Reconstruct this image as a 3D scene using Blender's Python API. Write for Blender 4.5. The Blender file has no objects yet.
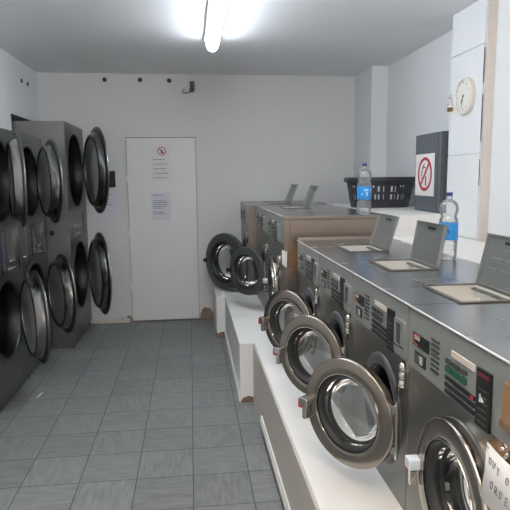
import bpy, math, random
from mathutils import Matrix, Vector
random.seed(7)
sc = bpy.context.scene
COL = sc.collection
PI = math.pi

# ------------------------------------------------------------------ materials
def s2l(c):
    c = c / 255.0
    return c / 12.92 if c <= 0.04045 else ((c + 0.055) / 1.055) ** 2.4
def rgb(r, g, b):
    return (s2l(r), s2l(g), s2l(b), 1.0)

class NT:
    def __init__(self, name):
        self.m = bpy.data.materials.new(name)
        self.m.use_nodes = True
        self.t = self.m.node_tree
        self.bsdf = self.t.nodes['Principled BSDF']
        self.out = self.t.nodes['Material Output']
    def n(self, typ, **kw):
        nd = self.t.nodes.new(typ)
        for k, v in kw.items():
            setattr(nd, k, v)
        return nd
    def l(self, a, b):
        self.t.links.new(a, b)
    def math(self, op, a, b=None):
        nd = self.n('ShaderNodeMath', operation=op)
        for i, v in enumerate((a, b)):
            if v is None:
                continue
            if isinstance(v, (int, float)):
                nd.inputs[i].default_value = v
            else:
                self.l(v, nd.inputs[i])
        return nd.outputs[0]
    def mix(self, fac, a, b):
        nd = self.n('ShaderNodeMix', data_type='RGBA')
        for sock, v in ((nd.inputs[0], fac), (nd.inputs[6], a), (nd.inputs[7], b)):
            if isinstance(v, (int, float)):
                sock.default_value = v
            elif isinstance(v, tuple):
                sock.default_value = v
            else:
                self.l(v, sock)
        return nd.outputs[2]
    def noise(self, scale, detail=3, vec=None, mscale=None, rough=0.5):
        nd = self.n('ShaderNodeTexNoise')
        nd.inputs['Scale'].default_value = scale
        nd.inputs['Detail'].default_value = detail
        nd.inputs['Roughness'].default_value = rough
        if vec is not None:
            if mscale:
                mp = self.n('ShaderNodeVectorMath', operation='MULTIPLY')
                self.l(vec, mp.inputs[0]); mp.inputs[1].default_value = mscale
                vec = mp.outputs[0]
            self.l(vec, nd.inputs['Vector'])
        return nd.outputs[0]
    def ramp(self, fac, lo, hi):
        nd = self.n('ShaderNodeMapRange')
        self.l(fac, nd.inputs[0])
        nd.inputs[1].default_value = lo; nd.inputs[2].default_value = hi
        return nd.outputs[0]
    def pos(self):
        return self.n('ShaderNodeNewGeometry').outputs['Position']
    def obj(self):
        return self.n('ShaderNodeTexCoord').outputs['Object']
    def bump(self, h, strength=0.2, dist=0.01):
        nd = self.n('ShaderNodeBump')
        nd.inputs['Strength'].default_value = strength
        nd.inputs['Distance'].default_value = dist
        self.l(h, nd.inputs['Height'])
        self.l(nd.outputs[0], self.bsdf.inputs['Normal'])

def plain(name, col, rough=0.5, metal=0.0, var=0.06, scale=25.0, spec=0.5):
    t = NT(name)
    b = t.bsdf
    b.inputs['Roughness'].default_value = rough
    b.inputs['Metallic'].default_value = metal
    b.inputs['Specular IOR Level'].default_value = spec
    nz = t.noise(scale, 3, t.obj())
    dark = tuple(c * (1 - var) for c in col[:3]) + (1,)
    lite = tuple(min(1, c * (1 + var)) for c in col[:3]) + (1,)
    t.l(t.mix(nz, dark, lite), b.inputs['Base Color'])
    return t.m

def steel(name, col, rough=0.3, brush=(3, 3, 90), var=0.12, bump=0.02, smear=0.5):
    t = NT(name)
    b = t.bsdf
    b.inputs['Metallic'].default_value = 1.0
    o = t.obj()
    br = t.noise(6, 4, o, brush)
    bl = t.noise(3.2, 4, o)
    dark = tuple(c * (1 - var) for c in col[:3]) + (1,)
    lite = tuple(min(1, c * (1 + var)) for c in col[:3]) + (1,)
    t.l(t.mix(br, dark, lite), b.inputs['Base Color'])
    r = t.math('ADD', t.math('MULTIPLY', bl, rough * smear), rough * (1 - smear * 0.5))
    t.l(r, b.inputs['Roughness'])
    t.bump(br, bump, 0.004)
    return t.m

def clear(name, tint=(0.95, 0.97, 0.97, 1), gloss=0.03, fres=1.45, haze=0.0):
    t = NT(name)
    tr = t.n('ShaderNodeBsdfTransparent'); tr.inputs[0].default_value = tint
    gl = t.n('ShaderNodeBsdfGlossy'); gl.inputs['Roughness'].default_value = gloss
    gl.inputs[0].default_value = (1, 1, 1, 1)
    fr = t.n('ShaderNodeFresnel'); fr.inputs[0].default_value = fres
    nz = t.noise(14, 2, t.obj())
    fac = t.math('ADD', fr.outputs[0], t.math('MULTIPLY', nz, 0.04))
    mx = t.n('ShaderNodeMixShader')
    t.l(fac, mx.inputs[0]); t.l(tr.outputs[0], mx.inputs[1]); t.l(gl.outputs[0], mx.inputs[2])
    last = mx.outputs[0]
    if haze:
        df = t.n('ShaderNodeBsdfDiffuse'); df.inputs[0].default_value = (0.75, 0.78, 0.8, 1)
        m2 = t.n('ShaderNodeMixShader'); m2.inputs[0].default_value = haze
        t.l(last, m2.inputs[1]); t.l(df.outputs[0], m2.inputs[2]); last = m2.outputs[0]
    t.l(last, t.out.inputs[0])
    return t.m

def emis(name, col, strength):
    t = NT(name)
    t.bsdf.inputs['Base Color'].default_value = (0.8, 0.8, 0.8, 1)
    t.bsdf.inputs['Emission Color'].default_value = col
    t.bsdf.inputs['Emission Strength'].default_value = strength
    return t.m

TILE = 0.305
def floor_mat():
    t = NT('vinyl_floor_tiles')
    p = t.pos()
    sep = t.n('ShaderNodeSeparateXYZ'); t.l(p, sep.inputs[0])
    ux = t.math('DIVIDE', sep.outputs[0], TILE); uy = t.math('DIVIDE', sep.outputs[1], TILE)
    ix = t.math('FLOOR', ux); iy = t.math('FLOOR', uy)
    fx = t.math('SUBTRACT', ux, ix); fy = t.math('SUBTRACT', uy, iy)
    par = t.math('FLOORED_MODULO', t.math('ADD', ix, iy), 2.0)
    cmb = t.n('ShaderNodeCombineXYZ'); t.l(ix, cmb.inputs[0]); t.l(iy, cmb.inputs[1])
    wn = t.n('ShaderNodeTexWhiteNoise'); t.l(cmb.outputs[0], wn.inputs['Vector'])
    # directional streaks whose grain turns by 90 degrees on every other tile
    off = t.n('ShaderNodeVectorMath', operation='ADD')
    sc_ = t.n('ShaderNodeVectorMath', operation='SCALE'); t.l(wn.outputs['Color'], sc_.inputs[0]); sc_.inputs['Scale'].default_value = 7
    t.l(p, off.inputs[0]); t.l(sc_.outputs[0], off.inputs[1])
    a = t.noise(7, 5, off.outputs[0], (1.2, 7, 1), 0.6)
    b = t.noise(7, 5, off.outputs[0], (7, 1.2, 1), 0.6)
    mixn = t.n('ShaderNodeMix'); t.l(par, mixn.inputs[0]); t.l(a, mixn.inputs[2]); t.l(b, mixn.inputs[3])
    streak = t.ramp(mixn.outputs[0], 0.3, 0.7)
    c = t.mix(streak, rgb(118, 120, 120), rgb(144, 147, 146))
    tone = t.mix(wn.outputs['Value'], (0.90, 0.90, 0.90, 1), (1.05, 1.05, 1.05, 1))
    mul = t.n('ShaderNodeMix', data_type='RGBA', blend_type='MULTIPLY'); mul.inputs[0].default_value = 1
    t.l(c, mul.inputs[6]); t.l(tone, mul.inputs[7])
    ex = t.math('MINIMUM', fx, t.math('SUBTRACT', 1.0, fx)); ey = t.math('MINIMUM', fy, t.math('SUBTRACT', 1.0, fy))
    e = t.math('MINIMUM', ex, ey)
    line = t.math('LESS_THAN', e, 0.0075)
    col = t.mix(line, mul.outputs[2], rgb(62, 66, 69))
    t.l(col, t.bsdf.inputs['Base Color'])
    t.l(t.math('ADD', t.math('MULTIPLY', streak, 0.12), 0.42), t.bsdf.inputs['Roughness'])
    t.bsdf.inputs['Specular IOR Level'].default_value = 0.35
    t.bump(t.math('SUBTRACT', streak, t.math('MULTIPLY', line, 3.0)), 0.05, 0.002)
    return t.m

def wall_mat(name, base, low=None):
    """painted plaster; low = list of (x, y, radius, height) where paint has flaked off near the floor"""
    t = NT(name)
    p = t.pos()
    n1 = t.noise(1.6, 4, p); n2 = t.noise(60, 3, p)
    d = tuple(c * 0.93 for c in base[:3]) + (1,)
    c = t.mix(n1, d, base)
    if low:
        nz = t.noise(16, 5, p, None, 0.65)
        sep = t.n('ShaderNodeSeparateXYZ'); t.l(p, sep.inputs[0])
        for (x, y, r, h) in low:
            dx = t.math('DIVIDE', t.math('SUBTRACT', sep.outputs[0], x), r)
            dy = t.math('DIVIDE', t.math('SUBTRACT', sep.outputs[1], y), max(r, .3))
            dz = t.math('DIVIDE', sep.outputs[2], h)
            q = t.math('ADD', t.math('ADD', t.math('MULTIPLY', dx, dx), t.math('MULTIPLY', dy, dy)), t.math('MULTIPLY', dz, dz))
            mask = t.math('LESS_THAN', t.math('ADD', q, t.math('MULTIPLY', nz, 1.3)), 1.35)
            c = t.mix(mask, c, t.mix(nz, rgb(95, 72, 58), rgb(176, 150, 132)))
    t.l(c, t.bsdf.inputs['Base Color'])
    t.bsdf.inputs['Roughness'].default_value = 0.55
    t.bsdf.inputs['Specular IOR Level'].default_value = 0.3
    t.bump(t.math('ADD', n2, n1), 0.08, 0.004)
    return t.m

M = {}
WHITE = rgb(222, 222, 222)
M['floor'] = floor_mat()
M['wall'] = wall_mat('white_wall_paint', WHITE, [(0.18, 2.82, 0.11, 0.17), (-0.78, 2.82, 0.18, 0.06), (-0.70, 2.82, 0.05, 0.10)])
M['wall_side'] = wall_mat('white_side_wall_paint', rgb(226, 228, 230))
M['wall_warm'] = wall_mat('tan_wall_paint', rgb(176, 142, 116))
M['ceiling'] = wall_mat('white_ceiling_paint', rgb(240, 241, 243))
M['plinth'] = wall_mat('painted_plinth', rgb(240, 239, 236), [(0.40, 0.34, 0.07, 0.05), (0.30, 2.05, 0.10, 0.07)])
M['plinth_shade'] = plain('shaded_plinth_front', rgb(196, 188, 180), 0.5, var=0.03, scale=3)  # greyer than the plinth white: shade of the front put into the colour
M['trim'] = plain('cream_trim_paint', rgb(214, 205, 194), 0.5)
M['reveal'] = plain('bare_beige_reveal', rgb(214, 205, 198), 0.6)
M['door_paint'] = plain('white_door_paint', rgb(228, 228, 227), 0.45, var=0.03, scale=3)
M['dark_gap'] = plain('dark_gap', rgb(40, 38, 36), 0.9)
M['soft_gap'] = plain('painted_over_gap', rgb(112, 108, 104), 0.8)
M['ledge'] = plain('white_ledge_paint', rgb(226, 224, 220), 0.5, var=0.03, scale=4)
M['steel_top'] = steel('brushed_steel_top', rgb(172, 172, 174), 0.26, (60, 2, 2), 0.07, 0.015, 0.5)
M['steel_body'] = steel('brushed_steel_front', rgb(142, 142, 138), 0.36, (2, 3, 70), 0.08, 0.015)
M['steel_side'] = steel('brushed_steel_side', rgb(150, 138, 130), 0.42, (40, 2, 2), 0.06, 0.02)
M['chrome'] = steel('polished_chrome', rgb(205, 203, 200), 0.10, (4, 4, 40), 0.04, 0.004, 0.4)
M['ring_steel'] = steel('brushed_ring_steel', rgb(160, 151, 142), 0.18, (20, 20, 20), 0.05, 0.01)
M['ring_dark'] = plain('dark_grey_ring', rgb(100, 102, 104), 0.32, 0.5)
M['dryer_body'] = steel('dull_dryer_steel', rgb(134, 135, 135), 0.44, (3, 60, 3), 0.06, 0.015)
M['dryer_ring'] = steel('dull_dryer_ring', rgb(118, 120, 122), 0.32, (20, 20, 20), 0.08, 0.01)
M['dryer_plug'] = steel('bright_dryer_rim', rgb(150, 148, 146), 0.24, (20, 20, 20), 0.05, 0.008)
M['drum'] = steel('drum_steel', rgb(96, 97, 98), 0.35, (30, 30, 30), 0.2, 0.05)
M['dark_drum'] = steel('dark_drum_steel', rgb(70, 70, 72), 0.45, (30, 30, 30), 0.2, 0.05)
M['hopper'] = plain('pale_hopper_metal', rgb(226, 224, 219), 0.3, 0.3, 0.06)
M['edge_glint'] = plain('bright_edge_glint', rgb(214, 213, 210), 0.35, 0.4, 0.05)  # pale colour carrying the highlight on the washer tops' front edge
M['hopper_rim'] = plain('dull_hopper_rim', rgb(120, 114, 106), 0.35, 0.6, 0.06)
M['lid_steel'] = steel('satin_lid_steel', rgb(160, 164, 162), 0.46, (3, 60, 3), 0.06, 0.015)
M['rubber'] = plain('black_rubber', rgb(30, 31, 32), 0.5)
M['panel'] = plain('grey_panel_film', rgb(146, 150, 147), 0.35, 0.25, 0.05)
M['black'] = plain('black_plastic', rgb(28, 29, 31), 0.35)
M['black_satin'] = plain('charcoal_paint', rgb(90, 96, 102), 0.38, var=0.12, scale=12)
M['green'] = plain('green_key', rgb(30, 92, 66), 0.4)
M['grey_key'] = plain('dark_grey_key', rgb(66, 70, 68), 0.4)
M['label'] = plain('pale_label', rgb(205, 198, 188), 0.5, var=0.03)
M['white_print'] = plain('white_print', rgb(225, 222, 214), 0.5, var=0.02)
M['grey_print'] = plain('grey_print', rgb(120, 120, 122), 0.6, var=0.02)
M['ink'] = plain('black_ink', rgb(32, 32, 36), 0.6, var=0.05)
M['soft_ink'] = plain('faded_ink', rgb(96, 97, 108), 0.7, var=0.05)
M['red'] = plain('red_print', rgb(190, 32, 48), 0.45, var=0.04)
M['dark_red'] = plain('dark_red_print', rgb(120, 30, 48), 0.45, var=0.04)
M['red_plastic'] = plain('red_plastic', rgb(196, 44, 46), 0.35)
M['orange'] = plain('orange_print', rgb(205, 96, 62), 0.45)
M['handle_white'] = plain('pale_handle_plastic', rgb(205, 212, 220), 0.3)
M['paper'] = plain('white_paper', rgb(226, 224, 222), 0.7, var=0.02)
M['paper_blue'] = plain('bluish_paper', rgb(216, 217, 224), 0.7, var=0.02)
M['tape'] = plain('brown_parcel_tape', rgb(128, 100, 76), 0.35, 0, 0.15, 30)
M['card'] = plain('brown_cardboard', rgb(146, 114, 82), 0.6, 0, 0.12, 20)
M['basket'] = plain('black_basket_plastic', rgb(54, 55, 63), 0.42)
M['blue_label'] = plain('bright_blue_label', rgb(38, 142, 216), 0.35, var=0.08, scale=40)
M['pale_blue'] = plain('pale_blue_print', rgb(150, 205, 240), 0.4)
M['navy'] = plain('navy_cap', rgb(44, 58, 130), 0.35)
M['navy_print'] = plain('navy_print', rgb(40, 70, 140), 0.4)
M['clock_white'] = plain('clock_case', rgb(222, 216, 206), 0.35, var=0.03)
M['clock_face'] = plain('clock_face', rgb(226, 224, 218), 0.5, var=0.02)
M['brass'] = plain('old_brass', rgb(150, 128, 84), 0.3, 1.0, 0.1)
M['bulkhead'] = plain('navy_grey_plastic', rgb(62, 64, 84), 0.4)
M['vent_grey'] = plain('dark_grey_plastic', rgb(58, 58, 62), 0.5)
M['screen'] = plain('blue_grey_screen', rgb(84, 88, 100), 0.2)
M['glass'] = clear('door_glass', (0.80, 0.82, 0.82, 1), 0.06, 1.4)
M['dryer_glass'] = clear('dryer_door_glass', (0.55, 0.60, 0.60, 1), 0.15, 1.7, 0.42)
M['pet'] = clear('clear_bottle_plastic', (0.97, 0.98, 0.985, 1), 0.04, 1.45, 0.12)
M['window_glass'] = clear('window_glass', (0.96, 0.98, 0.98, 1), 0.02, 1.45)
M['batten'] = plain('white_batten', rgb(230, 230, 230), 0.4)
M['tube'] = emis('lit_tube', (0.87, 0.94, 1.0, 1), 21.0)
M['tube_warm'] = emis('added_tube_glow', (1.0, 0.89, 0.78, 1), 21.0)  # glow of the unseen tube added behind the camera

# ------------------------------------------------------------------ mesh builder
class MB:
    def __init__(self):
        self.v = []; self.f = []
    def add(self, vs, fs, mat=None):
        b = len(self.v)
        for p in vs:
            p = Vector(p)
            if mat is not None:
                p = mat @ p
            self.v.append(tuple(p))
        for f in fs:
            self.f.append(tuple(i + b for i in f))
        return self
    def box(self, x0, x1, y0, y1, z0, z1, mat=None):
        vs = [(x, y, z) for x in (x0, x1) for y in (y0, y1) for z in (z0, z1)]
        fs = [(0, 1, 3, 2), (4, 6, 7, 5), (0, 4, 5, 1), (2, 3, 7, 6), (0, 2, 6, 4), (1, 5, 7, 3)]
        return self.add(vs, fs, mat)
    def bevbox(self, x0, x1, y0, y1, z0, z1, r=0.005, mat=None, n=3):
        """box with rounded vertical-profile corners in the yz plane"""
        pts = rrect(y0, y1, z0, z1, r, n)
        return self.prism(pts, x0, x1, mat)
    def prism(self, pts, x0, x1, mat=None):
        """polygon in (y, z) extruded along x"""
        n = len(pts)
        vs = [(x0, p[0], p[1]) for p in pts] + [(x1, p[0], p[1]) for p in pts]
        fs = [tuple(range(n))[::-1], tuple(range(n, 2 * n))]
        fs += [(i, (i + 1) % n, n + (i + 1) % n, n + i) for i in range(n)]
        return self.add(vs, fs, mat)
    def lathe(self, prof, mat=None, n=48, closed=False):
        """prof = list of (radius, x): revolved about the local x axis"""
        vs = []; fs = []
        rows = []
        for r, h in prof:
            if r < 1e-6:
                rows.append([len(vs)]); vs.append((h, 0, 0))
            else:
                rows.append(list(range(len(vs), len(vs) + n)))
                vs += [(h, r * math.cos(2 * PI * i / n), r * math.sin(2 * PI * i / n)) for i in range(n)]
        pairs = list(zip(rows, rows[1:]))
        if closed:
            pairs.append((rows[-1], rows[0]))
        for a, b in pairs:
            for i in range(n):
                j = (i + 1) % n
                if len(a) == 1 and len(b) == 1:
                    continue
                if len(a) == 1:
                    fs.append((a[0], b[i], b[j]))
                elif len(b) == 1:
                    fs.append((a[i], b[0], a[j]))
                else:
                    fs.append((a[i], b[i], b[j], a[j]))
        return self.add(vs, fs, mat)
    def tube(self, path, r, n=8, mat=None, caps=True):
        path = [Vector(p) for p in path]
        vs = []; fs = []
        for k, p in enumerate(path):
            a = path[max(k - 1, 0)]; b = path[min(k + 1, len(path) - 1)]
            d = (b - a).normalized()
            u = d.orthogonal().normalized() if abs(d.z) > 0.95 else d.cross(Vector((0, 0, 1))).normalized()
            w = d.cross(u).normalized()
            for i in range(n):
                t = 2 * PI * i / n
                vs.append(p + (u * math.cos(t) + w * math.sin(t)) * r)
        for k in range(len(path) - 1):
            for i in range(n):
                j = (i + 1) % n
                fs.append((k * n + i, k * n + j, (k + 1) * n + j, (k + 1) * n + i))
        if caps:
            fs.append(tuple(range(n))[::-1])
            fs.append(tuple(range((len(path) - 1) * n, len(path) * n)))
        return self.add(vs, fs, mat)
    def holed(self, y0, y1, z0, z1, yc, zc, r, x0, x1, mat=None, n=56):
        """plate in the yz plane (x0 front, x1 back) with one round hole"""
        ang = [2 * PI * i / n for i in range(n)]
        for cy, cz in ((y0, z0), (y0, z1), (y1, z0), (y1, z1)):
            ang.append(math.atan2(cz - zc, cy - yc) % (2 * PI))
        ang = sorted(set(round(a, 6) for a in ang))
        inner = []; outer = []
        for a in ang:
            c, s = math.cos(a), math.sin(a)
            inner.append((yc + r * c, zc + r * s))
            tt = []
            if c > 1e-9: tt.append((y1 - yc) / c)
            if c < -1e-9: tt.append((y0 - yc) / c)
            if s > 1e-9: tt.append((z1 - zc) / s)
            if s < -1e-9: tt.append((z0 - zc) / s)
            k = min(tt)
            outer.append((yc + k * c, zc + k * s))
        m = len(ang)
        vs = [(x0,) + p for p in inner] + [(x0,) + p for p in outer] + [(x1,) + p for p in inner] + [(x1,) + p for p in outer]
        fs = []
        for i in range(m):
            j = (i + 1) % m
            fs += [(i, j, m + j, m + i), (2 * m + i, 3 * m + i, 3 * m + j, 2 * m + j),
                   (i, 2 * m + i, 2 * m + j, j), (m + i, m + j, 3 * m + j, 3 * m + i)]
        return self.add(vs, fs, mat)
    def frame(self, x0, x1, y0, y1, hx0, hx1, hy0, hy1, z0, z1, mat=None):
        """horizontal plate with one rectangular hole"""
        xs = [x0, hx0, hx1, x1]; ys = [y0, hy0, hy1, y1]
        vs = [(x, y, z) for z in (z0, z1) for x in xs for y in ys]
        I = lambda k, i, j: k * 16 + i * 4 + j
        fs = []
        for i in range(3):
            for j in range(3):
                if (i, j) == (1, 1):
                    continue
                fs.append((I(1, i, j), I(1, i + 1, j), I(1, i + 1, j + 1), I(1, i, j + 1)))
                fs.append((I(0, i, j), I(0, i, j + 1), I(0, i + 1, j + 1), I(0, i + 1, j)))
        for i in range(3):
            fs.append((I(0, i, 0), I(0, i + 1, 0), I(1, i + 1, 0), I(1, i, 0)))
            fs.append((I(0, i, 3), I(1, i, 3), I(1, i + 1, 3), I(0, i + 1, 3)))
            fs.append((I(0, 0, i), I(1, 0, i), I(1, 0, i + 1), I(0, 0, i + 1)))
            fs.append((I(0, 3, i), I(0, 3, i + 1), I(1, 3, i + 1), I(1, 3, i)))
        for a, b in (((1, 1), (2, 1)), ((2, 1), (2, 2)), ((2, 2), (1, 2)), ((1, 2), (1, 1))):
            fs.append((I(0, *a), I(1, *a), I(1, *b), I(0, *b)))
        return self.add(vs, fs, mat)
    def build(self, name, mat, parent=None, smooth=35, bevel=0.0, loc=None, rot=None, label=None):
        me = bpy.data.meshes.new(name)
        me.from_pydata(self.v, [], self.f)
        me.validate()
        import bmesh
        bm = bmesh.new(); bm.from_mesh(me)
        bmesh.ops.recalc_face_normals(bm, faces=bm.faces)
        bm.to_mesh(me); bm.free()
        me.materials.append(M[mat] if isinstance(mat, str) else mat)
        if smooth:
            for p in me.polygons:
                p.use_smooth = True
            me.set_sharp_from_angle(angle=math.radians(smooth))
        o = bpy.data.objects.new(name, me)
        COL.objects.link(o)
        if parent is not None:
            o.parent = parent
        if loc: o.location = loc
        if rot: o.rotation_euler = rot
        if bevel:
            md = o.modifiers.new('edge', 'BEVEL')
            md.width = bevel; md.segments = 2; md.limit_method = 'ANGLE'; md.angle_limit = math.radians(50)
        if label:
            o['label'] = label
        return o

def rrect(y0, y1, z0, z1, r, n=3):
    pts = []
    for cy, cz, a0 in ((y1 - r, z1 - r, 0), (y0 + r, z1 - r, PI / 2), (y0 + r, z0 + r, PI), (y1 - r, z0 + r, 3 * PI / 2)):
        for i in range(n + 1):
            a = a0 + (PI / 2) * i / n
            pts.append((cy + r * math.cos(a), cz + r * math.sin(a)))
    return pts

T = Matrix.Translation
def RX(a): return Matrix.Rotation(a, 4, 'X')
def RY(a): return Matrix.Rotation(a, 4, 'Y')
def RZ(a): return Matrix.Rotation(a, 4, 'Z')
UP = RY(-PI / 2)          # local x -> world z

def thing(name, label, cat, loc, rotz=0.0, group=None):
    o = bpy.data.objects.new(name, None)
    COL.objects.link(o)
    o.empty_display_size = 0.05
    o.location = loc; o.rotation_euler = (0, 0, rotz)
    tag(o, label, cat, group)
    return o
def tag(o, label, cat, group=None):
    o['label'] = label; o['category'] = cat
    if group: o['group'] = group
    return o
def struct(o, label=None):
    o['kind'] = 'structure'
    if label: o['label'] = label
    return o

# ------------------------------------------------------------------ the room
YB = 2.8176            # back wall
HC = 2.738             # ceiling
YF = -6.2              # wall behind the photographer
XL = -1.555; XR = 2.075; XP = 1.897; XN = 1.965
struct(MB().box(-2.5, 2.6, YF - .2, YB + .2, -.1, 0).build('floor', 'floor', smooth=0), 'grey streaked vinyl tile floor')
struct(MB().box(-2.5, 2.6, YF - .2, YB + .2, HC, HC + .1).build('ceiling', 'ceiling', smooth=0), 'plain white ceiling')
struct(MB().box(-2.5, 2.6, YB, YB + .15, 0, HC).build('wall_back', 'wall', smooth=0), 'white back wall with flaking paint at the floor')
# left wall: stepped hanging part above the built-in dryers, set-back wall behind them
m = MB()
poly = [(YB, 2.21), (1.84, 2.21), (1.84, 2.02), (0.31, 2.02), (0.31, 0), (YF, 0), (YF, HC), (YB, HC)]
m.prism(poly, XL - .1, XL)
struct(m.build('wall_left', 'wall_side', smooth=0), 'white left wall above the built-in dryers')
m = MB(); m.box(-2.5, -2.40, .21, YB, 0, HC); m.box(-2.4, XL - .1, .21, .31, 0, HC)
struct(m.build('wall_recess', 'wall_side', smooth=0), 'recess wall behind the dryers')
m = MB(); m.box(XR, XR + .1, -.03, YB, 0, HC); m.box(XN, XN + .2, YF, -.03, 0, HC)
struct(m.build('wall_right', 'wall_side', smooth=0), 'white right wall')
# front wall with the shop window
WX0, WX1, WZ0, WZ1 = -1.2, 1.5, 0.75, 2.35
m = MB()
m.box(-2.5, WX0, YF - .15, YF, 0, HC); m.box(WX1, 2.6, YF - .15, YF, 0, HC)
m.box(WX0, WX1, YF - .15, YF, 0, WZ0); m.box(WX0, WX1, YF - .15, YF, WZ1, HC)
struct(m.build('wall_front', 'wall_warm', smooth=0), 'tan front wall with the shop window')
m = MB()
for x in (WX0, .13, WX1 - .05): m.box(x, x + .05, YF - .1, YF - .04, WZ0, WZ1)
m.box(WX0, WX1, YF - .1, YF - .04, WZ0, WZ0 + .05); m.box(WX0, WX1, YF - .1, YF - .04, WZ1 - .05, WZ1)
w1 = struct(m.build('window_1', 'batten', smooth=0), 'shop window frame')
MB().box(WX0, WX1, YF - .075, YF - .07, WZ0, WZ1).build('pane', 'window_glass', w1, smooth=0)
# column in the far right corner and pillar on the right wall
struct(MB().box(XP, XR, 2.225, YB, 0, HC).build('trim_1', 'wall_side', smooth=0, bevel=.008), 'white boxed column in the back right corner')
pil = struct(MB().box(XP + .004, XR + .02, -.03, .435, 0, HC).build('trim_2', 'wall_side', smooth=0, bevel=.003), 'white boxed pillar on the right wall')
m = MB()
for z0, z1 in ((1.2, 1.757), (1.761, 2.440), (2.446, HC - .004)):
    m.box(XP - .004, XP + .004, -.024, .433, z0, z1)
m.build('cladding_board', 'wall_side', pil, smooth=0, bevel=.002)
MB().box(XP + .004, XR, -.036, -.03, 0, HC).build('edge_reveal', 'reveal', pil, smooth=0, label='bare beige edge of the pillar')
m = MB()
for z0, z1, w in ((1.83, 2.13, .0028), (2.2, 2.42, .0028), (1.55, 1.72, .0016)):
    k = 9
    ring = []
    for i in range(k + 1):
        z = z0 + (z1 - z0) * i / k
        ring.append((-.0285 + random.uniform(-.0010, .0010) - w * math.sin(PI * i / k), z))
    for i in range(k, -1, -1):
        z = z0 + (z1 - z0) * i / k
        ring.append((-.0245 + random.uniform(-.0008, .0008) + w * .3, z))
    m.prism(ring, XP - .0055, XP - .0035)
m.build('crack', 'dark_gap', pil, smooth=0)
# plinths
PZ = 0.45
p1 = struct(MB().box(.450, 2.0, -3.6, .348, 0, PZ).build('trim_3', 'plinth', smooth=0, bevel=.004), 'white painted plinth under the near washers')
MB().box(.442, .450, -3.6, .348, 0, PZ - .012).build('shaded_front', 'plinth_shade', p1, smooth=0, label='plinth front with shade in its grey tone')  # thin facing whose darker tone stands for the less lit side
m = MB()
m.box(.428, .442, -3.6, -.15, .070, .092); m.box(.431, .442, -3.6, -.15, .098, .118)
m.build('moulding', 'plinth', p1, smooth=0, bevel=.003)
p2 = struct(MB().box(.345, 1.9, .35, 2.05, 0, PZ - .008).build('trim_4', 'plinth', smooth=0, bevel=.004), 'white painted plinth under the middle washers')
m = MB(); m.box(.333, .345, .36, 2.05, 0, .075); m.box(.338, .345, .36, 2.05, .075, .09)
m.build('skirting', 'plinth', p2, smooth=0, bevel=.003)
p3 = struct(MB().box(.257, 1.9, 2.052, YB - .002, 0, PZ - .018).build('trim_5', 'plinth', smooth=0, bevel=.004), 'white painted plinth under the far washer')
# boxed-in ledges behind the washers
struct(MB().box(1.395, XR - .002, .345, YB - .6, PZ, 1.340).build('trim_6', 'ledge', smooth=0, bevel=.004), 'white boxed ledge behind the middle washers')
m = MB(); m.box(1.405, XP - .006, -3.6, .343, PZ, 1.192)
struct(m.build('trim_7', 'ledge', smooth=0, bevel=.004), 'white boxed ledge behind the near washers')
# door in the back wall
DL, DR, DH = -.662, .097, 2.066
d1 = struct(MB().box(DL + .004, DR - .006, YB - .012, YB - .004, .02, DH - .006).build('door_1', 'door_paint', smooth=0, bevel=.002), 'flat white door in the back wall')
m = MB()
m.box(DL + .000, DL + .004, YB - .006, YB - .001, 0, DH + .002)
m.box(DR - .006, DR - .002, YB - .006, YB - .001, 0, DH + .002)
m.box(DL, DR, YB - .006, YB - .001, DH - .005, DH + .001)
m.box(DL, DR, YB - .006, YB - .001, 0.001, .019)
m.build('door_gap', 'soft_gap', d1, smooth=0)
m = MB()
m.box(DL - .028, DL - .006, YB - .010, YB, 0, DH + .02); m.box(DR + .003, DR + .012, YB - .010, YB, 0, DH + .02)
m.build('door_frame', 'wall', d1, smooth=0, bevel=.002)
m = MB()
for z in (.42, 1.02, 1.62):
    m.tube([(DL - .001, YB - .014, z - .04), (DL - .001, YB - .014, z + .04)], .006)
m.build('hinge', 'door_paint', d1)
struct(MB().box(-1.10, DL - .03, YB - .012, YB, 0, .05).build('baseboard_back', 'trim', smooth=0, bevel=.003), 'low worn skirting left of the door')

# ------------------------------------------------------------------ ceiling light
t = thing('tube_light', 'long lit white fluorescent tube light on the ceiling', 'ceiling light', (.228, 0, HC))
MB().bevbox(-1.27, 1.20, -.062, .062, -.040, 0, .008, mat=RZ(PI / 2)).build('batten', 'batten', t)
m = MB()
prof = [(0, .0)]
n = 14
L0, L1 = -1.25, 1.185
pr = [(0.0, L0)] + [(.048 * math.sin(PI / 2 * i / 5), L0 + .04 * (1 - math.cos(PI / 2 * i / 5))) for i in range(1, 6)] + \
     [(.048 * math.cos(PI / 2 * i / 5), L1 - .04 + .04 * math.sin(PI / 2 * i / 5)) for i in range(0, 5)] + [(0.0, L1)]
m.lathe(pr, T((0, 0, -.072)) @ RZ(PI / 2), 24)
m.build('diffuser', 'tube', t, 60)

# ------------------------------------------------------------------ washers
def glyph18(mb, y0, z0, h, x0, x1):
    """the white digits 18 made of strokes; y runs leftwards as seen from the front"""
    w = h * .55; s = h * .16
    def bar(a0, a1, b0, b1): mb.box(x0, x1, y0 - a1, y0 - a0, z0 + b0, z0 + b1)
    bar(0, s, 0, h)
    bar(-s * .7, 0, h - s * 1.6, h - s * .6)
    o = s * 2.0
    for b in (0, h / 2 - s / 2, h - s): bar(o, o + w, b, b + s)
    for a in (o, o + w - s): bar(a, a + s, 0, h)

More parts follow.
